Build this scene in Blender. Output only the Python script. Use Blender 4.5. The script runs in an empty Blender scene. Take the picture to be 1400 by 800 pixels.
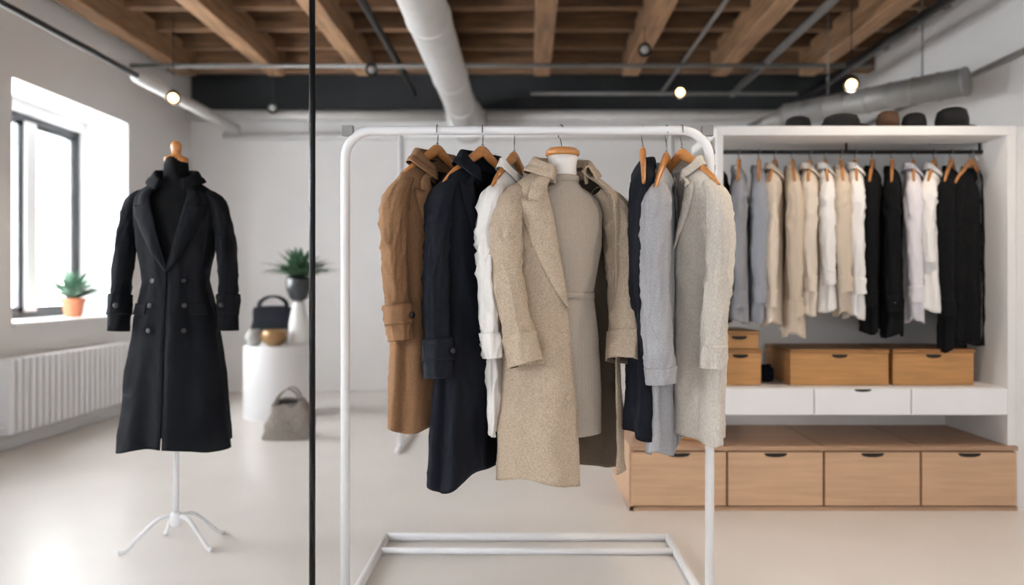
import bpy, bmesh, math, random
from mathutils import Vector, noise, Matrix
random.seed(7)
S=bpy.context.scene
S.view_settings.view_transform='Standard'
S.view_settings.look='None'
S.view_settings.exposure=0.16
pi=math.pi
def lin(r,g,b):
    f=lambda c:(c/255/12.92) if c/255<=.04045 else ((c/255+.055)/1.055)**2.4
    return (f(r),f(g),f(b),1)
# ---------------------------------------------------------------- materials
def mat(name,col,rough=.6,metal=0,var=.06,scale=6,bump=0,bscale=60,stretch=None,sheen=0,emit=None,estr=0,coat=0,bd=.004):
    m=bpy.data.materials.new(name); m.use_nodes=True
    nt=m.node_tree; N=nt.nodes; L=nt.links
    p=N['Principled BSDF']
    tc=N.new('ShaderNodeTexCoord'); mp=N.new('ShaderNodeMapping')
    L.new(tc.outputs['Object'],mp.inputs['Vector'])
    if stretch: mp.inputs['Scale'].default_value=stretch
    nz=N.new('ShaderNodeTexNoise'); nz.inputs['Scale'].default_value=scale; nz.inputs['Detail'].default_value=5
    L.new(mp.outputs[0],nz.inputs['Vector'])
    cr=N.new('ShaderNodeValToRGB')
    cr.color_ramp.elements[0].position=.3; cr.color_ramp.elements[1].position=.7
    cr.color_ramp.elements[0].color=tuple(c*(1-var) for c in col[:3])+(1,)
    cr.color_ramp.elements[1].color=tuple(min(1,c*(1+var)) for c in col[:3])+(1,)
    L.new(nz.outputs['Fac'],cr.inputs[0]); L.new(cr.outputs[0],p.inputs['Base Color'])
    p.inputs['Roughness'].default_value=rough; p.inputs['Metallic'].default_value=metal
    if sheen:
        p.inputs['Sheen Weight'].default_value=sheen; p.inputs['Sheen Roughness'].default_value=.5
    if coat: p.inputs['Coat Weight'].default_value=coat
    if bump:
        nb=N.new('ShaderNodeTexNoise'); nb.inputs['Scale'].default_value=bscale; nb.inputs['Detail'].default_value=4
        L.new(mp.outputs[0],nb.inputs['Vector'])
        b=N.new('ShaderNodeBump'); b.inputs['Strength'].default_value=bump; b.inputs['Distance'].default_value=bd
        L.new(nb.outputs['Fac'],b.inputs['Height']); L.new(b.outputs[0],p.inputs['Normal'])
    if emit:
        p.inputs['Emission Color'].default_value=emit; p.inputs['Emission Strength'].default_value=estr
    return m
def fabric(name,rgb,var=.18,scale=220,bump=.35,rough=.95,sheen=.0,stretch=None,bs=420):
    m=mat(name,lin(*rgb),rough,0,var,scale,bump,bs,stretch,sheen)
    m.node_tree.nodes['Principled BSDF'].inputs['Specular IOR Level'].default_value=.2
    return m
M={}
M['wall']=mat('wall_plaster',lin(233,232,232),.85,0,.02,2,.15,90)
M['black']=mat('dark_paint',lin(32,34,38),.7,0,.2,3)
M['floor']=mat('pale_concrete',lin(224,219,215),.3,0,.05,1.2,.06,30)
M['white']=mat('white_metal_paint',lin(242,243,246),.35,0,.01)
M['whitelam']=mat('white_laminate',lin(234,233,233),.5,0,.01)
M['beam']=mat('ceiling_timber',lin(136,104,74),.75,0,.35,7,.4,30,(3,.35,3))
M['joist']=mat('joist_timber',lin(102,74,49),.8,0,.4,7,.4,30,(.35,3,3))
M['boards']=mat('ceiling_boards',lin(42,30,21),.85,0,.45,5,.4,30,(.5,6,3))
M['duct']=mat('duct_paint',lin(210,209,208),.5,.1,.05)
M['silver']=mat('duct_galvanised',lin(140,138,136),.45,.35,.1)
M['iron']=mat('black_iron',lin(26,26,28),.4,.5,.1)
M['grey']=mat('grey_conduit',lin(118,117,116),.5,.3,.1)
M['cab']=mat('oak_laminate',lin(198,162,130),.5,0,.09,5,.1,60,(.6,.6,9))
M['cabtop']=mat('oak_top',lin(168,135,108),.45,0,.1,5,.1,60,(.6,6,6))
M['box']=mat('box_wood',lin(178,129,76),.5,0,.16,5,.1,60,(.8,.8,10))
M['boxd']=mat('box_wood_dark',lin(148,102,56),.5,0,.16,5,.1,60,(.8,10,8))
M['dark']=mat('recess_shade_seam',lin(25,20,18),.8)  # near-black for painted shade in cutouts and tote mouth, and for seams
M['hang']=mat('hanger_wood',lin(182,122,66),.38,0,.15,12,.05,40,(1,5,5),coat=.3)
M['chrome']=mat('chrome_hook',lin(200,200,200),.2,1,.02)
M['skin']=mat('bust_plaster',lin(236,232,228),.5,0,.02)
M['terra']=mat('terracotta',lin(190,118,86),.8,0,.08,10)
M['leaf']=mat('leaf_green',lin(60,92,66),.5,0,.35,20)
M['leafs']=mat('leaf_silver_green',lin(96,128,108),.6,0,.3,20)
M['soil']=mat('soil',lin(50,35,25),.9,0,.3,40)
M['ceramicd']=mat('ceramic_black',lin(36,38,42),.3,0,.1)
M['ceramicg']=mat('ceramic_grey',lin(150,150,148),.5,0,.1)
M['bronze']=mat('bronze_glaze',lin(128,98,60),.35,.2,.2,10)
M['leather']=fabric('black_leather',(14,17,24),.1,20,.1)
M['canvas']=fabric('grey_canvas',(128,121,114),.14,60)
M['frame']=mat('window_frame_dark',lin(54,56,60),.5)
M['button']=mat('button_horn',lin(14,14,16),.45)
M['buttonl']=mat('button_light',lin(170,152,126),.3)
M['bulb']=mat('bulb_glow',lin(255,220,170),.5,emit=lin(255,205,140),estr=9)
M['felt']=mat('hat_felt',lin(26,25,26),.95)
M['feltb']=mat('hat_brown',lin(84,60,42),.9)
gl=bpy.data.materials.new('window_glass'); gl.use_nodes=True
g=gl.node_tree.nodes['Principled BSDF']; g.inputs['Roughness'].default_value=0; g.inputs['Transmission Weight'].default_value=1; g.inputs['IOR'].default_value=1.01; g.inputs['Base Color'].default_value=(1,1,1,1)
# ---------------------------------------------------------------- helpers
def link(o,parent=None):
    S.collection.objects.link(o)
    if parent: o.parent=parent
    return o
def empty(name,loc=(0,0,0),rz=0):
    e=bpy.data.objects.new(name,None); e.location=loc; e.rotation_euler=(0,0,rz); e.empty_display_size=.1
    return link(e)
def mesh(name,v,f,m,parent=None,smooth=True,solid=0,m2=None,sub=0):
    me=bpy.data.meshes.new(name); me.from_pydata([tuple(p) for p in v],[],f); me.update()
    if m: me.materials.append(m)
    if m2: me.materials.append(m2)
    if smooth:
        for p in me.polygons: p.use_smooth=True
    o=bpy.data.objects.new(name,me); link(o,parent)
    if solid:
        s=o.modifiers.new('s','SOLIDIFY'); s.thickness=solid; s.offset=-1
        if m2: s.material_offset=1
    if sub:
        s=o.modifiers.new('sub','SUBSURF'); s.levels=sub; s.render_levels=sub
    return o
def box(name,x0,x1,y0,y1,z0,z1,m,parent=None,bev=0):
    v=[(x,y,z) for x in(x0,x1) for y in(y0,y1) for z in(z0,z1)]
    f=[(0,1,3,2),(4,6,7,5),(0,4,5,1),(2,3,7,6),(0,2,6,4),(1,5,7,3)]
    o=mesh(name,v,f,m,parent,False)
    if bev:
        b=o.modifiers.new('b','BEVEL'); b.width=bev; b.segments=3
    return o
def grid(fn,nu,nv,closed=False):
    v=[];f=[]
    for j in range(nv+1):
        for i in range(nu if closed else nu+1):
            v.append(fn(i/nu,j/nv))
    w=nu if closed else nu+1
    for j in range(nv):
        for i in range(nu):
            a=j*w+i; b=j*w+(i+1)%w
            f.append((a,b,b+w,a+w))
    return v,f
def flip(f): return [tuple(reversed(q)) for q in f]
def cr(pts,t):
    n=len(pts)-1; x=min(max(t,0),1)*n; i=min(int(x),n-1); u=x-i
    P=[pts[max(0,i-1)],pts[i],pts[i+1],pts[min(n,i+2)]]
    return [0.5*((2*P[1][k])+(-P[0][k]+P[2][k])*u+(2*P[0][k]-5*P[1][k]+4*P[2][k]-P[3][k])*u*u+(-P[0][k]+3*P[1][k]-3*P[2][k]+P[3][k])*u**3) for k in range(len(pts[0]))]
def sweep(name,pts,rad,m,parent=None,seg=12,n=None,smoothpath=True,ref=None,cap=True,warp=None,solid=0,m2=None):
    if not isinstance(rad,(list,tuple)): rad=[(rad,rad)]*len(pts)
    n=n or (len(pts)*6 if smoothpath else len(pts)-1)
    C=[];R=[]
    for j in range(n+1):
        t=j/n
        if smoothpath: C.append(Vector(cr(pts,t))); R.append(cr(rad,t))
        else: C.append(Vector(pts[j])); R.append(rad[j])
    v=[];f=[];U=None
    for j in range(n+1):
        T=(C[min(n,j+1)]-C[max(0,j-1)]).normalized()
        if ref is not None:
            U=Vector(ref).cross(T).normalized()
        elif U is None:
            a=Vector((0,0,1)) if abs(T.z)<.9 else Vector((1,0,0)); U=a.cross(T).normalized()
        else:
            U=(U-T*U.dot(T)).normalized()
        V=T.cross(U)
        for i in range(seg):
            a=2*pi*i/seg
            d=U*math.cos(a)*R[j][0]+V*math.sin(a)*R[j][1]
            p=C[j]+d
            if warp: p=p+d.normalized()*warp(p,j/n,a)
            v.append(p)
    for j in range(n):
        for i in range(seg):
            a=j*seg+i; b=j*seg+(i+1)%seg
            f.append((a,b,b+seg,a+seg))
    if cap:
        f.append(tuple(range(seg))[::-1]); f.append(tuple(n*seg+i for i in range(seg)))
    return mesh(name,v,f,m,parent,True,solid,m2)
def rod(name,a,b,r,m,parent=None,seg=16):
    return sweep(name,[a,b],[(r,r),(r,r)],m,parent,seg,smoothpath=False)
def lathe(name,prof,c,m,parent=None,seg=32,cap=True):
    v=[];f=[]
    for r,z in prof:
        for i in range(seg):
            a=2*pi*i/seg; v.append((c[0]+r*math.cos(a),c[1]+r*math.sin(a),c[2]+z))
    for j in range(len(prof)-1):
        for i in range(seg):
            a=j*seg+i; b=j*seg+(i+1)%seg; f.append((a,b,b+seg,a+seg))
    if cap:
        f.append(tuple(range(seg))[::-1]); n=len(prof)-1; f.append(tuple(n*seg+i for i in range(seg)))
    return mesh(name,v,f,m,parent,True)
def ik(keys,z):
    if z>=keys[0][0]: return keys[0][1:]
    if z<=keys[-1][0]: return keys[-1][1:]
    for k in range(len(keys)-1):
        A,B=keys[k],keys[k+1]
        if A[0]>=z>=B[0]:
            u=(A[0]-z)/(A[0]-B[0])
            return tuple(A[i]+(B[i]-A[i])*u for i in range(1,len(A)))
def nz(x,y,z): return noise.noise(Vector((x,y,z)))
def ridge(x,y,z): return max(0,1-abs(nz(x,y,z))*3.2)**2
# ---------------------------------------------------------------- garments
SL_COAT=[(.12,0,-.065,.018,.03),(.172,0,-.098,.034,.055),(.205,-.002,-.16,.05,.068),(.218,-.008,-.3,.05,.066),(.222,-.022,-.45,.047,.06),(.218,-.04,-.62,.046,.056)]
def garment(name,loc,yaw,mt,L=1.1,prof=None,gr=((0,.25),(-2,.25)),gl=((0,.25),(-2,.25)),fold=.012,k=7,wr=.014,
            lapel=None,collar='coat',sleeves=(1,1),sl=None,lining=None,cuff=.06,cuffm=None,strap=False,seed=0,
            buttons=(),hanger=True,hook=None,pockets=(),res=1.0,hang_z=.05,thin=1.0,hemvar=.014,ksq=.85,btm=None,drop=.045,crease=.008):
    E=empty(name,loc,yaw)
    if prof is None:
        prof=((.02,.07,.05),(0,.085,.056),(-.025,.13,.06),(-.05,.168,.064),(-.08,.19,.072),(-.12,.2,.08),(-.2,.205,.09),(-.4,.2,.092),(-.7,.21,.1),(-1.2,.24,.115))
    prof=[(z,a,b*thin) for z,a,b in prof]
    def ang(keys,z): return ik(keys,z)[0]
    def fdrop(phi,z):
        return -drop*max(0,math.cos(phi))*min(1,max(0,(z+.09)/.09))
    def bp(phi,z,off=0):
        a,b=ik(prof,z); s=min(1,max(0,(-z-.08)/(L-.08)))
        sn,cs=math.sin(phi),math.cos(phi)
        x=a*math.copysign(abs(sn)**ksq,sn); y=-b*math.copysign(abs(cs)**ksq,cs)
        n=Vector((sn/a,-cs/b,0)).normalized()
        d=fold*s*(.65*math.sin(k*phi+seed+z*1.2)+.35*math.sin((k+4)*phi+seed*2.1-z*2))
        w=wr*(.3+.7*s)*nz(x*5+seed*3.1,y*6,z*1.6)+wr*.4*nz(x*13+seed,y*13,z*4)
        w+=crease*(ridge(x*9+seed*1.7+z*1.5,y*9,z*2.2)-.35)*(.5+.5*s)
        w+=crease*.4*(ridge(x*18-z*6,y*18+seed,z*8)-.35)
        if z>-.05: d*=0; w*=.25
        p=Vector((x,y,z+fdrop(phi,z)))+n*(d+w+off)
        return p
    nu=int(96*res); nv=int(90*res)
    def fn(u,v):
        z=prof[0][0]+(-L-prof[0][0])*(v**1.12)
        a0=ang(gr,z); a1=2*pi-ang(gl,z)
        phi=a0+(a1-a0)*u
        p=bp(phi,z)
        p.z+=v*hemvar*math.sin(3*phi+seed)
        return p
    v,f=grid(fn,nu,nv)
    lin_m=lining or mt
    mesh('body',v,flip(f),mt,E,True,.004,lin_m)
    if lapel:
        zb,wmax,zn=lapel
        for sgn,keys in ((1,gr),(-1,gl)):
            def lf(u,v):
                z=-.005+(zb+.005)*v
                if z>zn:
                    q=(z-zn)/(-zn); w=wmax*(.72-.3*q)
                else:
                    q=(z-zn)/(zb-zn); w=wmax*(1.12*(1-q)**.8)+.004
                a,b=ik(prof,z)
                e=ang(keys,z)-.02; phi=e+u*w/max(a,.11)
                p=bp(sgn*phi,z,.006+.012*math.sin(pi*min(1,u*.9+.05))*(1-v*.6))
                if z<=zn and q<.12: p.z+=u*.03*(1-q/.12)
                return p
            v,f=grid(lf,12,40)
            if sgn<0: f=flip(f)
            mesh('lapel',v,flip(f),mt,E,True,.004)
    if collar:
        ch=.04 if collar=='coat' else .028
        a,b=ik(prof,0.0)
        if collar=='coat': cp=[(.0,-.03),(-.004,0),(-.003,ch*.7),(.004,ch),(.014,ch*.9),(.026,ch*.4),(.036,0),(.046,-.03)]
        elif collar=='shirt': cp=[(.0,-.02),(-.003,0),(-.002,ch*.7),(.003,ch),(.010,ch*.85),(.017,ch*.3),(.024,-.01),(.03,-.024)]
        else: cp=[(.004,-.02),(.003,0),(0,.014),(-.003,.016)]
        a0=ang(gr,0)+.02; a1=2*pi-ang(gl,0)-.02
        def cf(u,v):
            o,z=cr(cp,v); phi=a0+(a1-a0)*u
            sd=math.sin(phi)**2; fr=max(0,math.cos(phi))
            if v>.5 and z<.01: z=z*(1-.5*sd)+.008*sd
            if v>.5: o=o*(.5+.5*sd)
            x=(a+o)*math.sin(phi); y=-(b+o)*math.cos(phi)
            return Vector((x,y,(z if z<0 else z*(1-.35*fr))+fdrop(phi,0)+.012*max(0,-math.cos(phi))))
        v,f=grid(cf,44,16)
        mesh('collar',v,f,mt,E,True,.004)
    for sgn,on in ((-1,sleeves[0]),(1,sleeves[1])):
        if not on: continue
        q=sl or SL_COAT
        pts=[(sgn*p[0],p[1],p[2]) for p in q]; rad=[(p[3]*max(thin,.75),p[4]*max(thin,.75)) for p in q]
        sd=seed*5+sgn*3
        def wp(p,t,a):
            m=min(1,t*2.5); c,s_=math.cos(a),math.sin(a)
            w=wr*.6*nz(p.x*9+sd,p.y*9,p.z*3.5)*m
            e=math.exp(-((t-.55)/.16)**2)+.7*math.exp(-((t-.88)/.1)**2)+.25
            w+=crease*1.1*e*(ridge(c*1.3+sd,s_*1.3,p.z*11+c*1.2)-.4)*m
            w+=crease*.8*(ridge(c*1.8+sd+5,s_*1.8,p.z*2.5)-.4)*m
            return w
        sweep('sleeve',pts,rad,mt,E,int(40*res),int(84*res),True,(0,1,0),False,wp,.004,lin_m)
        if cuff:
            q0=1-cuff/.6; C=[cr(pts,q0+(1-q0)*i/3+.004) for i in range(4)]; R=[cr(rad,q0+(1-q0)*i/3) for i in range(4)]
            C[-1]=list(Vector(C[-1])+(Vector(C[-1])-Vector(C[-2])).normalized()*.006)
            sweep('cuff',C,[(r_[0]+.005,r_[1]+.005) for r_ in R],cuffm or mt,E,int(40*res),10,True,(0,1,0),False,lambda p,t,a:wp(p,.9,a)*.8,.006,lin_m)
        if strap:
            q0=.86; C=[cr(pts,q0+.035*i) for i in range(3)]; R=[cr(rad,q0+.035*i) for i in range(3)]
            sweep('cuff_strap',C,[(r_[0]+.009,r_[1]+.009) for r_ in R],mt,E,32,6,True,(0,1,0),False,lambda p,t,a:wp(p,.9,a)*.8,.004)
            c=Vector(cr(pts,.895)); r_=cr(rad,.895)
            lathe('strap_button',[(.0,0),(.011,.001),(.011,.006),(.004,.008)],(0,0,0),btm or M['button'],E,14).matrix_local=Matrix.Translation(c+Vector((sgn*-.01,-r_[1]-.012,0)))@Matrix.Rotation(pi/2,4,'X')
    for (phi,z) in buttons:
        p=bp(phi,z,.006); o=lathe('button',[(.002,-.002),(.011,-.001),(.0115,.003),(.009,.004),(.003,.0035)],(0,0,0),btm or M['button'],E,16)
        n=Vector((math.sin(phi),-math.cos(phi)*1.6,0)).normalized()
        o.matrix_local=Matrix.Translation(p)@n.to_track_quat('Z','Y').to_matrix().to_4x4()
    for (p0,p1,z0,z1) in pockets:
        v,f=grid(lambda u,v:bp(p0+(p1-p0)*u,z0+(z1-z0)*v,.007),14,6)
        mesh('pocket_flap',v,flip(f),mt,E,True,.006)
    if hanger:
        hp=[(-.185,0,-.085),(-.15,0,-.05),(-.09,0,-.005),(-.035,0,hang_z-.02),(0,0,hang_z),(.035,0,hang_z-.02),(.09,0,-.005),(.15,0,-.05),(.185,0,-.085)]
        hr=[(.008,.006),(.012,.008),(.014,.01),(.018,.012),(.02,.012),(.018,.012),(.014,.01),(.012,.008),(.008,.006)]
        sweep('hanger_arms',hp,hr,M['hang'],E,12,48,True,(0,1,0))
        rz,rr=hook
        h=rz-loc[2]; r=rr+.004
        W=lambda y,z:(math.sin(yaw)*y,math.cos(yaw)*y,z)
        pts=[W(0,hang_z),W(0,h-r-.03),W(r*.9,h-r*.9-.006),W(r+.001,h),W(r*.7,h+r*.75),W(0,h+r),W(-r*.75,h+r*.7),W(-r-.001,h),W(-r-.004,h-.012)]
        sweep('hook',pts,.0022,M['chrome'],E,8,60)
        lathe('hook_ferrule',[(.004,-.004),(.005,.008),(.003,.012)],(0,0,hang_z+.014),M['chrome'],E,12)
    return E,bp
# ================================================================ ROOM
XL,XR,YB,YF=-3.8,3.67,8.3,-1.5
HC=3.9
box('floor',XL-.6,XR+.1,YF,YB+.1,-.1,0,M['floor'])
box('wall_back',XL,XR,YB,YB+.1,0,3.19,M['wall'])
box('wall_back_upper',XL,XR,YB-.02,YB+.1,3.19,HC,M['black'])
box('wall_right',XR,XR+.1,YF,YB+.1,0,HC,M['wall'])
box('wall_partition',2.615,XR,3.93,4.05,0,2.05,M['wall'])
WZ0,WZ1=.92,2.74
wins=[(5.4,6.97),(2.6,4.2),(-.2,1.4)]  # the two nearer windows are out of view, added to bring in light
def leftwall():
    E=empty('wall_left')
    ys=[YF]
    for a,b in sorted(wins): ys+=[a,b]
    ys.append(YB+.1)
    T=.55
    for i in range(0,len(ys)-1,2): box('pier',XL-T,XL,ys[i],ys[i+1],0,HC,M['wall'],E)
    for a,b in wins:
        box('apron',XL-T,XL,a,b,0,WZ0-.03,M['wall'],E); box('lintel',XL-T,XL,a,b,WZ1,HC,M['wall'],E)
    return E
leftwall()
for i,(a,b) in enumerate(wins):
    E=empty('window_%d'%(i+1))
    box('sill',XL-.5,XL+.03,a,b,WZ0-.03,WZ0,M['whitelam'],E,.005)
    x0,x1=XL-.52,XL-.46
    w=.055
    t=WZ1-.09
    box('head_board',XL-.53,XL-.40,a,b,t,WZ1,M['whitelam'],E)
    for (y0,y1,z0,z1) in ((a,a+w,WZ0,t),(b-w,b,WZ0,t),(a,b,WZ0,WZ0+w),(a,b,t-w,t)):
        box('frame_bar',x0,x1,y0,y1,z0,z1,M['frame'],E,.003)
    mid=(a+b)/2+.08
    box('mullion',x0-.005,x1+.02,mid-.06,mid+.07,WZ0+w,t-w,M['whitelam'],E,.004)
    for (y0,y1) in ((a+w,mid-.06),(mid+.07,b-w)):
        for (p,q,r,s) in ((y0,y0+.02,WZ0+w,t-w),(y1-.06,y1,WZ0+w,t-w),(y0,y1,WZ0+w,WZ0+w+.04),(y0,y1,t-w-.04,t-w)):
            box('casement',x0+.01,x1-.01,p,q,r,s,M['frame'],E,.002)
        box('pane',x0+.028,x0+.032,y0+.03,y1-.03,WZ0+w+.035,t-w-.035,gl,E)
box('baseboard_back',XL,XR,YB-.015,YB,0,.08,M['whitelam'])
box('baseboard_left',XL,XL+.015,YF,YB-.015,0,.08,M['whitelam'])
box('baseboard_right',XR-.015,XR,YF,3.93,0,.08,M['whitelam'])
C=empty('ceiling')
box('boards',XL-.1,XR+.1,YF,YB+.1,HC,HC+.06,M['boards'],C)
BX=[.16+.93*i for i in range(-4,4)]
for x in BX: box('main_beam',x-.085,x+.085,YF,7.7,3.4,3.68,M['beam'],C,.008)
y=YF+.3
while y<7.6:
    box('cross_joist',XL,XR,y-.05,y+.05,3.6,HC,M['joist'],C,.006); y+=.54
box('end_beam',XL,XR,7.7,7.84,3.46,HC,M['joist'],C,.008)
D=empty('ventilation_duct')
rod('duct_run',(-.66,YF,3.0),(-.66,7.95,3.0),.15,M['duct'],D,32)
for yy in (3.5,4.9,6.3,7.2): rod('duct_joint',(-.66,yy-.02,3.0),(-.66,yy+.02,3.0),.158,M['duct'],D,32)
rod('duct_collar',(-.66,7.75,3.0),(-.66,8.28,3.0),.2,M['duct'],D,32)
D=empty('ventilation_duct')
rod('duct_run',(3.3,5.5,2.73),(2.35,6.6,2.73),.105,M['silver'],D,32)
for k_ in range(9):
    t=k_/8; px,py=3.3-.95*t,5.5+1.1*t
    rod('duct_seam',(px+.006,py-.007,2.73),(px-.006,py+.007,2.73),.11,M['silver'],D,32)
rod('duct_boot',(2.35,6.6,2.73),(2.2,7.1,2.68),.095,M['silver'],D,32)
for px,py in ((3.1,5.73),(2.6,6.31)): rod('duct_strap',(px,py,2.82),(px,py,3.62),.006,M['grey'],D)
rod('ceiling_pipe',(-3.2,YF,2.92),(-3.2,6.3,2.92),.022,M['iron'])
rod('ceiling_pipe',(-3.2,6.0,2.92),(-3.2,8.05,2.92),.055,M['duct'])
rod('ceiling_pipe',(-3.79,7.0,3.3),(3.3,7.0,3.3),.022,M['grey'])
rod('ceiling_pipe',(.04,7.44,3.15),(2.75,7.44,3.15),.018,M['grey'])
rod('wall_pipe',(-3.79,8.2,3.1),(-.87,8.2,3.1),.06,M['duct'])
rod('wall_pipe',(-.45,8.2,3.1),(3.3,8.2,3.1),.06,M['duct'])
rod('wall_pipe',(-3.4,8.22,2.87),(3.3,8.22,2.87),.04,M['duct'])
rod('ceiling_pipe',(-1.24,YF,3.34),(-1.24,8.2,3.34),.03,M['iron'])
rod('ceiling_pipe',(1.5,YF,3.34),(1.5,8.2,3.34),.018,M['grey'])
rod('ceiling_pipe',(2.3,YF,3.34),(2.3,8.2,3.34),.035,M['grey'])
rod('ceiling_pipe',(3.1,YF,3.3),(3.1,8.2,3.3),.045,M['iron'])
rod('ceiling_pipe',(3.6,YF,2.9),(3.6,8.2,2.9),.02,M['grey'])
def spot(X,Y,Z,on,top=3.4,power=40,tilt=(0,0,0)):
    E=empty('ceiling_spotlight',(X,Y,Z))
    rod('stem',(0,0,.05),(0,0,top-Z),.0035,M['iron'],E)
    d=Vector((-X*.16,-Y*.16,-.55)).normalized()
    Q=d.to_track_quat('-Z','Y').to_matrix().to_4x4()
    o=lathe('can',[(.0,.11),(.034,.108),(.042,.09),(.056,.0),(.056,-.035),(.05,-.036),(.046,.0)],(0,0,0),M['iron'],E,cap=False); o.matrix_local=Q
    o=lathe('bulb',[(.001,-.04),(.026,-.034),(.038,-.016),(.03,.02),(.01,.03)],(0,0,0),M['bulb'] if on else M['ceramicg'],E); o.matrix_local=Q
    if on:
        l=bpy.data.lights.new('spot','SPOT'); l.energy=power; l.color=(1,.84,.66); l.spot_size=2.2; l.spot_blend=.7; l.shadow_soft_size=.05
        lo=bpy.data.objects.new('lamp',l); link(lo,E); lo.location=d*.07; lo.rotation_euler=tilt
spot(-2.9,6.0,2.74,True,power=30)
spot(2.42,5.45,2.7,True,power=65,tilt=(.35,0,0))
spot(1.47,7.0,3.05,True,power=25)
spot(-2.5,7.2,2.95,False); spot(1.0,6.2,3.2,False); spot(-1.4,6.6,3.15,False)
spot(1.3,2.2,2.9,True,power=70,tilt=(-.35,.0,0)); spot(2.0,3.2,3.0,True,power=75,tilt=(-.1,0,0)); spot(.1,1.4,2.9,True,power=30,tilt=(-.4,0,0))  # out-of-view spots; those on the right added to warm the floor
P=empty('black_pole')
rod('pole_shaft',(-.85,2.9,0),(-.85,2.9,3.4),.0125,M['iron'],P)
box('pole_plate',-.9,-.8,2.85,2.95,3.39,3.41,M['iron'],P)
box('pole_header',-1.0,-.74,2.87,2.93,3.4,3.45,M['iron'],P)
R=empty('radiator',(.025,0,0))
y0,y1=5.12,6.72
n=22
for i in range(n):
    yy=y0+(y1-y0)*(i+.5)/n
    box('fin',XL+.05,XL+.16,yy-.023,yy+.023,.14,.68,M['white'],R,.018)
box('core',XL+.06,XL+.1,y0+.02,y1-.02,.17,.65,M['white'],R)
for yy in (y0+.1,y1-.1): box('bracket',XL-.02,XL+.06,yy-.015,yy+.015,.2,.6,M['white'],R)
rod('valve_pipe',(XL+.1,y0-.05,.0),(XL+.1,y0-.05,.2),.012,M['white'],R); rod('valve',(XL+.1,y0-.08,.2),(XL+.1,y0+.03,.2),.02,M['white'],R)
rod('return_pipe',(XL+.1,y1+.04,.0),(XL+.1,y1+.04,.2),.012,M['white'],R); rod('return_elbow',(XL+.1,y1-.02,.2),(XL+.1,y1+.05,.2),.016,M['white'],R)
# ---------------------------------------------------------------- plants
def leaves(name,c,n,ln,w,par,spread=1.0,up=.5,m=None):
    v=[];f=[]
    for i in range(n):
        az=random.uniform(0,2*pi); el=random.uniform(up,1.4); l=ln*random.uniform(.6,1.1)
        d=Vector((math.cos(az)*math.cos(el)*spread,math.sin(az)*math.cos(el)*spread,math.sin(el)))
        side=Vector((-math.sin(az),math.cos(az),0))
        b=len(v); K=6
        for j in range(K+1):
            t=j/K; p=Vector(c)+d*l*t+Vector((0,0,-l*.35*t*t)); ww=w*math.sin(pi*min(1,t*.93+.05))**.8
            v+= [p-side*ww+Vector((0,0,ww*.4)),p,p+side*ww+Vector((0,0,ww*.4))]
        for j in range(K):
            for q in (0,1):
                a=b+j*3+q; f.append((a,a+1,a+4,a+3))
    return mesh(name,v,f,m or M['leaf'],par)
E=empty('potted_plant',(-3.98,6.42,WZ0))
lathe('pot',[(.06,0),(.068,.02),(.088,.13),(.098,.135),(.098,.165),(.088,.168),(.084,.14)],(0,0,0),M['terra'],E)
lathe('soil',[(.0,.143),(.086,.143)],(0,0,0),M['soil'],E,cap=False)
leaves('foliage',(0,0,.15),130,.4,.018,E,m=M['leafs'],up=.5)
PX,PY=-2.3,6.72
lathe('display_plinth',[(.285,0),(.285,.64),(.28,.65),(.0,.65)],(PX,PY,0),M['white'],None,64,cap=False)
b=empty('plinth_riser'); box('block',PX-.17,PX+.07,PY+.03,PY+.2,.65,.74,M['whitelam'],b,.004)
def handbag(loc):
    E=empty('handbag',loc)
    def fn(u,v):
        a=2*pi*u; z=.25*v; wx=.2-.025*v+.006*math.sin(v*9); wy=(.085-.045*v)
        x=wx*math.copysign(abs(math.cos(a))**.4,math.cos(a)); y=wy*math.copysign(abs(math.sin(a))**.5,math.sin(a))
        return Vector((x,y,z+ (.02*(1-abs(math.cos(a)))*v)))
    v,f=grid(fn,48,14,True); f.append(tuple(range(48))[::-1]); f.append(tuple(14*48+i for i in range(48)))
    mesh('bag_body',v,f,M['leather'],E)
    for s in (-1,1):
        pts=[(-.13,s*.03,.23),(-.12,s*.035,.3),(-.06,s*.035,.345),(0,s*.035,.355),(.06,s*.035,.345),(.12,s*.035,.3),(.13,s*.03,.23)]
        sweep('handle',pts,.011,M['leather'],E,10,40)
    return E
handbag((PX-.07,PY+.115,.74))
lathe('ceramic_vase',[(.045,0),(.07,.04),(.075,.09),(.055,.13),(.05,.15),(.04,.145)],(PX-.16,PY-.12,.65),M['ceramicg'])
lathe('glazed_bowl',[(.05,0),(.1,.04),(.118,.09),(.11,.13),(.1,.15),(.09,.145),(.09,.1)],(PX+.03,PY-.13,.65),M['bronze'])
E=empty('potted_plant',(PX+.19,PY+.05,.65))
lathe('stand_vase',[(.085,0),(.092,.04),(.085,.2),(.06,.34),(.05,.4),(.04,.4)],(0,0,0),M['whitelam'],E)
lathe('planter',[(.035,.4),(.08,.43),(.11,.52),(.112,.6),(.1,.63),(.09,.6)],(0,0,0),M['ceramicd'],E)
leaves('foliage',(0,0,.6),130,.44,.022,E,.95,.5)
E=empty('tote_bag',(-1.87,5.75,0),.1)
def fn(u,v):
    a=2*pi*u; z=.29*v; wx=.2-.07*v*v; wy=.11-.06*v
    x=wx*math.copysign(abs(math.cos(a))**.6,math.cos(a)); y=wy*math.copysign(abs(math.sin(a))**.7,math.sin(a))
    d=.04*nz(x*9,y*9,z*8+3)+.015*nz(x*25,y*25,z*20)
    m=min(1,v*4)
    return Vector((x*(1+d*3*m),y*(1+d*3*m),z+m*(.04*math.sin(a*1+1)*v+d)))
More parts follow.
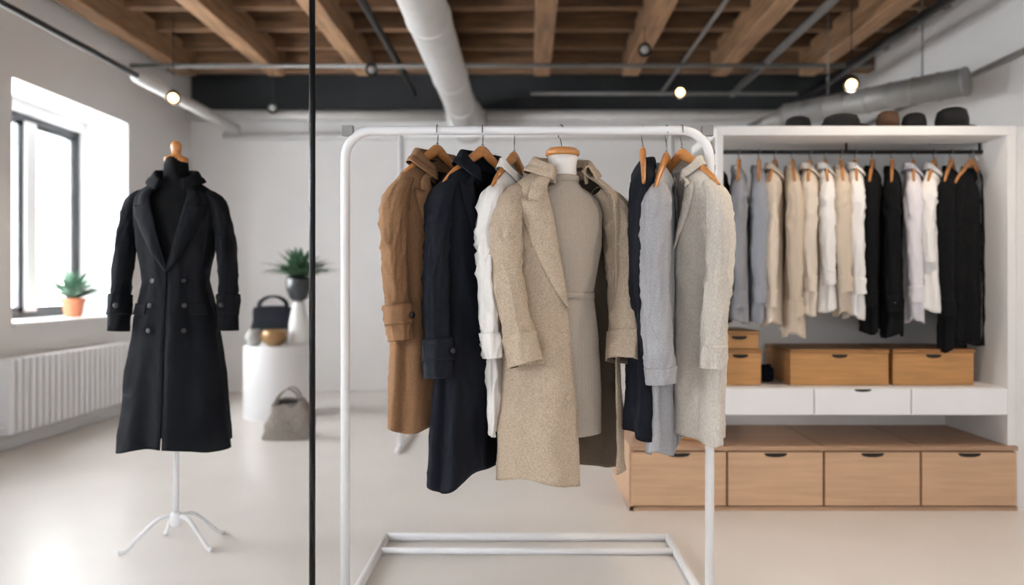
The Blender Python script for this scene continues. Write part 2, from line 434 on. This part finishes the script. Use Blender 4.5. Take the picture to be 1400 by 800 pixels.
v,f=grid(fn,64,24,True); f.append(tuple(range(64))[::-1])
mesh('bag_body',v,f,M['canvas'],E)
mesh('bag_mouth_shade',[fn(i/64,.93) for i in range(64)],[tuple(range(64))],M['dark'],E)  # dark sheet across the mouth stands for the shade within
for s in (-1,1):
    sweep('handle',[(-.09,s*.04,.24),(-.08,s*.05,.32),(0.0,s*.06,.39),(.07,s*.05,.35),(.1,s*.04,.24)],[(.014,.006)]*5,M['canvas'],E,8,30)
E=empty('wall_sconce'); box('plate',1.0,1.08,8.26,8.3,1.35,1.62,M['iron'],E,.01); sweep('arm',[(1.04,8.27,1.5),(1.04,8.15,1.52),(1.04,8.1,1.6)],.015,M['iron'],E); lathe('shade',[(.05,0),(.06,.08),(.03,.12)],(1.04,8.1,1.56),M['iron'],E)
# ================================================================ GARMENT RACK (front)
RY,RZ=2.65,1.76
E=empty('garment_rack')
r=.0165
xl,xr=-.657,.663
arc=[(xl+.1-.1*math.cos(a),RY,RZ-.1+.1*math.sin(a)) for a in [pi/2*i/8 for i in range(9)]]
arc2=[(xr-.1+.1*math.sin(a),RY,RZ-.1+.1*math.cos(a)) for a in [pi/2*i/8 for i in range(9)]]
path=[(xl,RY,.015)]+arc+arc2+[(xr,RY,.015)]
sweep('frame_tube',path,[(r,r)]*len(path),M['white'],E,20,len(path)-1,smoothpath=False)
for x in (xl,xr):
    rod('foot_rail',(x,2.3,.02),(x,3.43,.02),.018,M['white'],E)
    rod('foot_cap',(x,2.29,.02),(x,2.31,.02),.02,M['grey'],E)
rod('back_base_bar',(xl,3.43,.02),(xr,3.43,.02),.018,M['white'],E)
rod('base_bar',(xl,3.25,.02),(xr,3.25,.018),.014,M['white'],E)
box('corner_bracket',xl-.012,xl+.03,RY-.012,RY+.012,RZ-.02,RZ+.018,M['silver'],E,.003)
box('corner_bracket',xr-.03,xr+.012,RY-.012,RY+.012,RZ-.02,RZ+.018,M['silver'],E,.003)
E=empty('garment_rack')
rod('post_a',(-.917,5.33,0),(-.917,5.33,2.3),.024,M['white'],E); rod('post_b',(1.055,5.33,0),(1.055,5.33,2.3),.024,M['white'],E)
rod('top_rail',(-.93,5.33,2.3),(1.07,5.33,2.3),.022,M['white'],E)
for x in (-.917,1.055): rod('foot',(x,5.2,.02),(x,5.9,.02),.02,M['white'],E)
# ================================================================ SHELVING
E=empty('clothes_shelving_unit')
UX0,UX1=1.014,2.61
box('top_shelf',UX0,UX1,3.9,4.5,2.0,2.05,M['whitelam'],E,.003)
box('side_panel',UX1-.045,UX1,3.9,4.5,.344,2.0,M['whitelam'],E,.002)
box('back_panel',UX0,UX1,4.48,4.5,.344,2.0,M['whitelam'],E)
box('front_post',UX0,UX0+.035,3.9,3.94,.344,2.0,M['whitelam'],E,.003)
box('mid_shelf',UX0,UX1-.045,3.91,4.48,.505,.652,M['whitelam'],E,.002)
wd=(UX1-.045-UX0)/3
for i in range(3):
    a=UX0+wd*i
    box('slim_drawer_front',a+.004,a+wd-.004,3.893,3.91,.51,.648,M['white'],E,.003)
def shade_slot(name,cx,y,z,w,h,par):
    n=14; v=[(cx-w/2,y,z),(cx+w/2,y,z)]+[(cx+w/2*math.cos(pi*i/n),y,z-h*math.sin(pi*i/n)**.6) for i in range(1,n)]
    return mesh(name,v,[tuple([0]+list(range(len(v)-1,1,-1))+[1])],M['dark'],par,False)  # flat dark face painted on as the shade of a handle opening
shade_slot('handle_slot_shade',UX0+wd*1.5,3.8915,.646,.09,.014,E)
rod('hanging_rail',(UX0+.0,4.12,1.95),(UX1-.04,4.12,1.95),.011,M['iron'],E)
for x in (UX0+.02,1.8,UX1-.06): rod('rail_hanger',(x,4.12,1.95),(x,4.12,2.0),.007,M['iron'],E)
E=empty('oak_drawer_cabinet')
CX0,CX1=.55,2.61
box('carcass',CX0,CX1,3.92,4.64,0.0,.32,M['cab'],E)
box('top',CX0-.005,CX1+.002,3.885,4.64,.32,.343,M['cabtop'],E,.003)
box('plinth_base',CX0-.003,CX1,3.89,4.64,0.0,.022,M['cabtop'],E)
box('side_left',CX0-.004,CX0+.02,3.89,4.64,0,.32,M['cabtop'],E)
wd=(CX1-CX0)/4
for i in range(4):
    a=CX0+wd*i
    box('drawer_front',a+.006,a+wd-.006,3.885,3.92,.028,.312,M['cab'],E,.003)
    shade_slot('handle_cutout_shade',a+wd/2,3.8835,.308,.12,.022,E)
for x in (1.06,1.58,2.1): box('top_seam',x-.0015,x+.0015,3.9,4.63,.3425,.3438,M['dark'],E)
def wbox(X0,X1,Y0,Y1,Z0,Z1):
    E=empty('wooden_storage_box')
    box('box_body',X0,X1,Y0,Y1,Z0,Z1-.02,M['box'],E,.003)
    box('box_lid',X0-.004,X1+.004,Y0-.006,Y1,Z1-.02,Z1,M['boxd'],E,.003)
    shade_slot('handle_cutout_shade',(X0+X1)/2,Y0-.0015 ,Z1-.028,.085,.02,E)
wbox(1.44,1.975,3.99,4.4,.654,.85)
wbox(2.0,2.44,3.99,4.4,.654,.85)
wbox(1.052,1.28,3.99,4.4,.654,.85)
wbox(1.056,1.27,4.0,4.35,.851,.95)
wbox(.75,1.02,4.05,4.5,.344,.43)
E=empty('black_pouch'); box('pouch_body',1.32,1.4,4.12,4.22,.654,.74,M['leather'],E,.02); rod('pouch_strap',(1.33,4.17,.742),(1.39,4.17,.742),.008,M['leather'],E)
def hat(X,Y,r,h,m):
    E=empty('felt_hat',(X,Y,2.05))
    lathe('brim',[(0,.004),(r,.012),(r*1.02,.018),(r*.98,.02),(r*.6,.012)],(0,0,0),m,E)
    lathe('crown',[(r*.72,.01),(r*.7,h*.55),(r*.6,h*.88),(r*.4,h),(r*.2,h*1.02),(0.01,h*.95)],(0,0,0),m,E)
hat(1.74,4.05,.14,.09,M['felt']); hat(2.0,4.05,.085,.11,M['feltb']); hat(2.15,4.06,.09,.1,M['felt']); hat(2.36,4.06,.12,.13,M['felt']); hat(1.52,4.1,.1,.09,M['felt'])
# ================================================================ CLOTHES on shelf rail
F={}
F['black']=fabric('cloth_black',(14,15,18),.2)
F['grey']=fabric('cloth_grey',(146,147,153),.12)
F['bluegrey']=fabric('cloth_bluegrey',(152,156,165),.1)
F['cream']=fabric('cloth_cream',(220,207,193),.05)
F['tan']=fabric('cloth_tan',(206,191,173),.06)
F['white']=fabric('cloth_white',(238,236,235),.03)
F['lilac']=fabric('cloth_lilac',(224,220,227),.04)
row=[(984,'black',.84,.56,70),(1010,'grey',.84,.62,72),(1037,'bluegrey',.84,.6,72),(1060,'cream',.86,.62,62),(1084,'tan',.92,.66,74),(1108,'cream',.8,.55,66),(1129,'white',.78,.52,72),(1149,'tan',.8,.55,70),(1169,'white',.82,.56,68),(1193,'black',.9,.62,60),(1221,'black',.92,.64,62),(1249,'lilac',.84,.6,64),(1277,'white',.78,.42,52),(1300,'black',1.0,.66,50),(1328,'black',.97,.6,34)]
sp=((.02,.062,.045),(0,.078,.05),(-.025,.12,.05),(-.05,.152,.05),(-.08,.17,.053),(-.12,.18,.056),(-.2,.187,.062),(-.5,.195,.066),(-1,.205,.07))
for i,(px,c,L,sll,yw) in enumerate(row):
    X=(px-720)*.00412
    s=sll/.62
    sl=[(.11,0,-.065,.016,.02),(.155,0,-.09,.03,.04),(.185,0,-.15,.042,.052),(.198,.0,-.3*s,.044,.054),(.2,-.0,-.5*s,.041,.048),(.196,-.01,-.76*s,.034,.038)]
    yw=math.radians(yw)
    nm={'black':'hanging_sweater','grey':'hanging_sweater','bluegrey':'hanging_shirt','cream':'hanging_blouse','tan':'hanging_blouse','white':'hanging_shirt','lilac':'hanging_shirt'}[c]
    garment(nm,(X,4.12+random.uniform(-.01,.01),1.845),yw,F[c],L=L,prof=sp,gr=((0,.3),(-.15,.02),(-2,.02)),gl=((0,.3),(-.15,.02),(-2,.02)),fold=.012,k=6,wr=.018,collar='shirt' if c in('white','lilac','cream') else 'band',
        sl=sl,cuff=.05,seed=i*1.7,hook=(1.95,.011),res=.6,thin=.85,hang_z=.05,hemvar=.015,crease=.01)
# ================================================================ MAIN RACK CLOTHES
camel=fabric('camel_wool',(118,88,63),.16,160,.45); camell=fabric('camel_lining',(38,28,24),.1)
navy=fabric('navy_wool',(20,23,31),.25,200,.4); navyl=fabric('navy_lining',(14,16,22),.1)
shirt=fabric('white_cotton',(234,231,228),.03,150,.15)
oat=fabric('oat_tweed',(181,164,145),.2,190,.8,bs=260); oatl=fabric('oat_lining',(102,89,77),.1)
greyk=fabric('grey_melange',(166,166,170),.18,260,.6); linen=fabric('cream_linen',(202,195,186),.16,260,.7,stretch=(1,1,.4))
dress=fabric('ribbed_knit',(174,163,151),.08,200,.4)
H=(RZ,r)
def PX_(px,d=RY): return (px-720)*d/1000
garment('camel_coat',(PX_(598),RY,1.64),math.radians(52),camel,L=.93,fold=.014,lapel=(-.42,.085,-.12),gr=((0,.7),(-.4,.2),(-2,.25)),gl=((0,.55),(-.4,.1),(-2,.15)),lining=camell,strap=True,seed=1.3,hook=H,buttons=((.16,-.46),(.16,-.6)),thin=.8,drop=.06)
garment('navy_coat',(PX_(660),RY,1.635),math.radians(47),navy,L=1.11,fold=.022,lapel=(-.4,.07,-.1),gr=((0,.7),(-.4,.15),(-2,.2)),gl=((0,.55),(-.4,.1),(-2,.2)),lining=navyl,strap=True,seed=2.1,hook=H,thin=.72,hemvar=.03,drop=.06,
    sl=[(.12,0,-.065,.018,.03),(.172,0,-.098,.034,.055),(.208,-.002,-.17,.054,.07),(.225,-.008,-.36,.054,.07),(.236,-.02,-.55,.056,.068),(.242,-.04,-.74,.062,.072)])
garment('white_shirt',(PX_(703),RY+.03,1.62),math.radians(66),shirt,L=.93,prof=sp,fold=.016,k=6,wr=.02,collar='shirt',gr=((0,.4),(-.2,.05),(-2,.03)),gl=((0,.4),(-.2,.05),(-2,.03)),seed=3.3,hook=H,thin=.62,cuff=.07,crease=.012,
    sl=[(.11,0,-.065,.016,.02),(.16,0,-.092,.032,.045),(.195,0,-.15,.048,.056),(.215,.0,-.32,.05,.058),(.222,-.01,-.5,.046,.052),(.218,-.02,-.66,.038,.042)])
# centre: bust form + coat
bx,by=PX_(768),RY-.06
E=empty('mannequin_bust',(bx,by,1.61),math.radians(20))
def bust(u,v):
    keys=((-.035,.052,.054),(-.06,.06,.056),(-.08,.1,.062),(-.11,.135,.066),(-.15,.15,.08),(-.27,.145,.098),(-.44,.114,.078),(-.6,.135,.088),(-.78,.145,.088),(-.95,.145,.088))
    z=-.035-.9*v; a,b=ik(keys,z); p=2*pi*u
    rib=.0012*math.sin(p*60)
    return Vector(((a+rib)*math.sin(p),-(b+rib)*math.cos(p),z))
v,f=grid(bust,160,60,True); mesh('knit_dress',v,f,dress,E,True)
lathe('dress_neck_roll',[(.053,-.05),(.059,-.045),(.06,-.03),(.056,-.024),(.05,-.026)],(0,0,0),dress,E)
v,f=grid(lambda u,v:(lambda a,b,p,z:Vector(((a+.003)*math.sin(p),-(b+.003)*math.cos(p),z)))(.1155,.08,2*pi*u,-.435-.022*v),60,2,True)
mesh('dress_belt',v,flip(f),dress,E,True,.003)
lathe('neck',[(.054,-.05),(.05,-.02),(.049,.01),(.053,.045)],(0,0,.0),M['skin'],E)
lathe('neck_cap',[(.053,.045),(.06,.05),(.06,.062),(.05,.072),(.01,.078)],(0,0,0),M['hang'],E)
sweep('hook',[(0,0,.07),(0,.02,.11),(.01,.06,.125),(.02,.082,.145),(.022,.075,.172),(.02,.056,.17),(.018,.04,.16)],.0022,M['chrome'],E,8,40)
cprof=((.02,.075,.066),(0,.095,.076),(-.025,.14,.082),(-.05,.175,.088),(-.085,.2,.098),(-.16,.21,.118),(-.4,.208,.125),(-.7,.215,.13),(-1.2,.225,.14))
garment('oat_wool_coat',(bx,by,1.605),math.radians(20),oat,L=1.07,prof=cprof,fold=.014,k=5,wr=.016,lapel=(-.48,.125,-.13),
    gr=((0,.75),(-.2,.85),(-.5,.85),(-1.2,.7)),gl=((0,.55),(-.2,.35),(-.5,.12),(-.8,0),(-1.2,-.05)),lining=oatl,seed=4.4,hanger=False,cuff=.085,strap=False,btm=M['buttonl'],buttons=((-.14,-.78),),ksq=.9,drop=.03,crease=.009,pockets=((-1.05,-.5,-.62,-.67),),
    sl=[(.13,0,-.065,.02,.035),(.18,0,-.1,.042,.062),(.215,-.012,-.18,.058,.08),(.222,-.04,-.35,.058,.074),(.205,-.085,-.52,.055,.066),(.18,-.12,-.66,.055,.062)])
garment('sleeveless_dress',(PX_(880),RY+.02,1.635),math.radians(-98),navy,L=.95,prof=sp,fold=.018,k=6,wr=.016,collar='band',sleeves=(1,0),seed=5.7,hook=H,thin=.9,gr=((0,.45),(-.3,.1),(-2,.05)),gl=((0,.45),(-.3,.1),(-2,.05)))
garment('grey_sweater',(PX_(912),RY+.01,1.615),math.radians(68),greyk,L=.99,prof=sp,fold=.014,k=6,wr=.018,collar='band',seed=6.1,hook=H,thin=.62,cuff=.05,gr=((0,.3),(-.1,.03),(-2,.03)),gl=((0,.3),(-.1,.03),(-2,.03)),
    sl=[(.11,0,-.065,.016,.02),(.158,0,-.092,.034,.05),(.19,0,-.16,.056,.066),(.205,.0,-.38,.06,.066),(.21,-.01,-.58,.062,.066),(.208,-.02,-.74,.066,.06)])
garment('cream_cardigan',(PX_(932),RY,1.625),math.radians(-60),linen,L=.96,prof=sp,fold=.016,k=6,wr=.018,collar='shirt',lapel=(-.3,.04,-.08),seed=7.9,hook=H,thin=.8,cuff=.07,gr=((0,.5),(-.3,.1),(-2,.05)),gl=((0,.5),(-.3,.1),(-2,.05)),
    sl=[(.11,0,-.065,.016,.02),(.158,0,-.092,.034,.05),(.188,0,-.17,.05,.062),(.198,-.01,-.38,.052,.062),(.2,-.03,-.55,.052,.058),(.2,-.04,-.7,.054,.054)])
# ================================================================ LEFT MANNEQUIN
mx,my=-1.6,3.34
blk=fabric('black_coat_wool',(16,18,23),.2,220,.3)
turt=fabric('black_turtleneck',(8,9,11),.1,200,.3)
E=empty('mannequin_stand',(mx,my,0))
rod('pole',(0,0,.1),(0,0,1.0),.0125,M['white'],E)
lathe('hub',[(.016,.1),(.026,.11),(.026,.15),(.016,.165)],(0,0,0),M['white'],E)
for dx,dy in ((-.19,-.09),(.17,-.05),(.13,.17),(-.12,.15)):
    sweep('leg',[(dx*.08,dy*.08,.145),(dx*.35,dy*.35,.14),(dx*.7,dy*.7,.075),(dx*.95,dy*.95,.02),(dx*1.1,dy*1.1,.012)],[(.009,.009),(.01,.01),(.009,.009),(.009,.009),(.011,.011)],M['white'],E,10,24)
def bf(u,v):
    keys=((.1,.05,.052),(.0,.055,.056),(-.03,.075,.06),(-.06,.12,.065),(-.1,.15,.08),(-.25,.14,.09),(-.45,.11,.08),(-.6,.13,.085),(-.8,.1,.07))
    z=.1-.9*v; a,b=ik(keys,z); p=2*pi*u
    return Vector((a*math.sin(p),-b*math.cos(p),z+1.68))
v,f=grid(bf,48,40,True); f.append(tuple(40*48+i for i in range(48))[::1]); mesh('torso_turtleneck',v,f,turt,E)
lathe('neck_block',[(.048,1.775),(.052,1.78),(.052,1.8),(.03,1.81),(.018,1.82),(.022,1.84),(.024,1.86),(.016,1.875),(.002,1.88)],(0,0,-.02),M['hang'],E)
mp=((.02,.066,.062),(0,.08,.07),(-.025,.125,.078),(-.05,.16,.083),(-.085,.182,.095),(-.13,.185,.107),(-.3,.168,.112),(-.46,.14,.1),(-.6,.168,.115),(-.9,.212,.14),(-1.27,.25,.165))
garment('black_trench_coat',(mx,my,1.68),math.radians(6),blk,L=1.21,prof=mp,fold=.018,k=6,wr=.008,lapel=(-.42,.105,-.13),gr=((0,.5),(-.4,.0),(-2,-.0)),gl=((0,.5),(-.4,.02),(-2,.02)),seed=8.3,hanger=False,strap=True,cuff=.05,lining=navyl,crease=.006,drop=.04,
    buttons=((.42,-.46),(-.42,-.46),(.4,-.57),(-.4,-.57),(.36,-.68),(-.36,-.68)),pockets=((-1.1,-.55,-.56,-.61),(.55,1.1,-.56,-.61)),
    sl=[(.11,0,-.055,.018,.035),(.155,0,-.082,.034,.055),(.19,0,-.135,.042,.064),(.214,.0,-.28,.044,.06),(.232,-.01,-.45,.041,.054),(.236,-.035,-.68,.041,.05)])
# ================================================================ LIGHT & CAMERA
w=bpy.data.worlds.new('World'); S.world=w; w.use_nodes=True
bg=w.node_tree.nodes['Background']; bg.inputs[0].default_value=(.96,.98,1,1); bg.inputs[1].default_value=1.15
for i,(a,b) in enumerate(wins):
    l=bpy.data.lights.new('window_daylight','AREA'); l.shape='RECTANGLE'; l.size=b-a+.4; l.size_y=2.2; l.energy=430; l.color=(.95,.98,1)
    o=bpy.data.objects.new('window_daylight',l); link(o); o.location=(XL-.8,(a+b)/2,1.9); o.rotation_euler=(0,-pi/2,0)  # one lamp per window, the added out-of-view windows included
cam=bpy.data.cameras.new('camera'); co=bpy.data.objects.new('camera',cam); link(co); S.camera=co
co.location=(0,0,1.2); co.rotation_euler=(pi/2,0,0)
cam.lens=36*1000/1400; cam.sensor_width=36; cam.shift_x=-20/1400; cam.shift_y=-10/1400
cam.dof.use_dof=True; cam.dof.focus_distance=2.5; cam.dof.aperture_fstop=1.2
cam.clip_start=.05
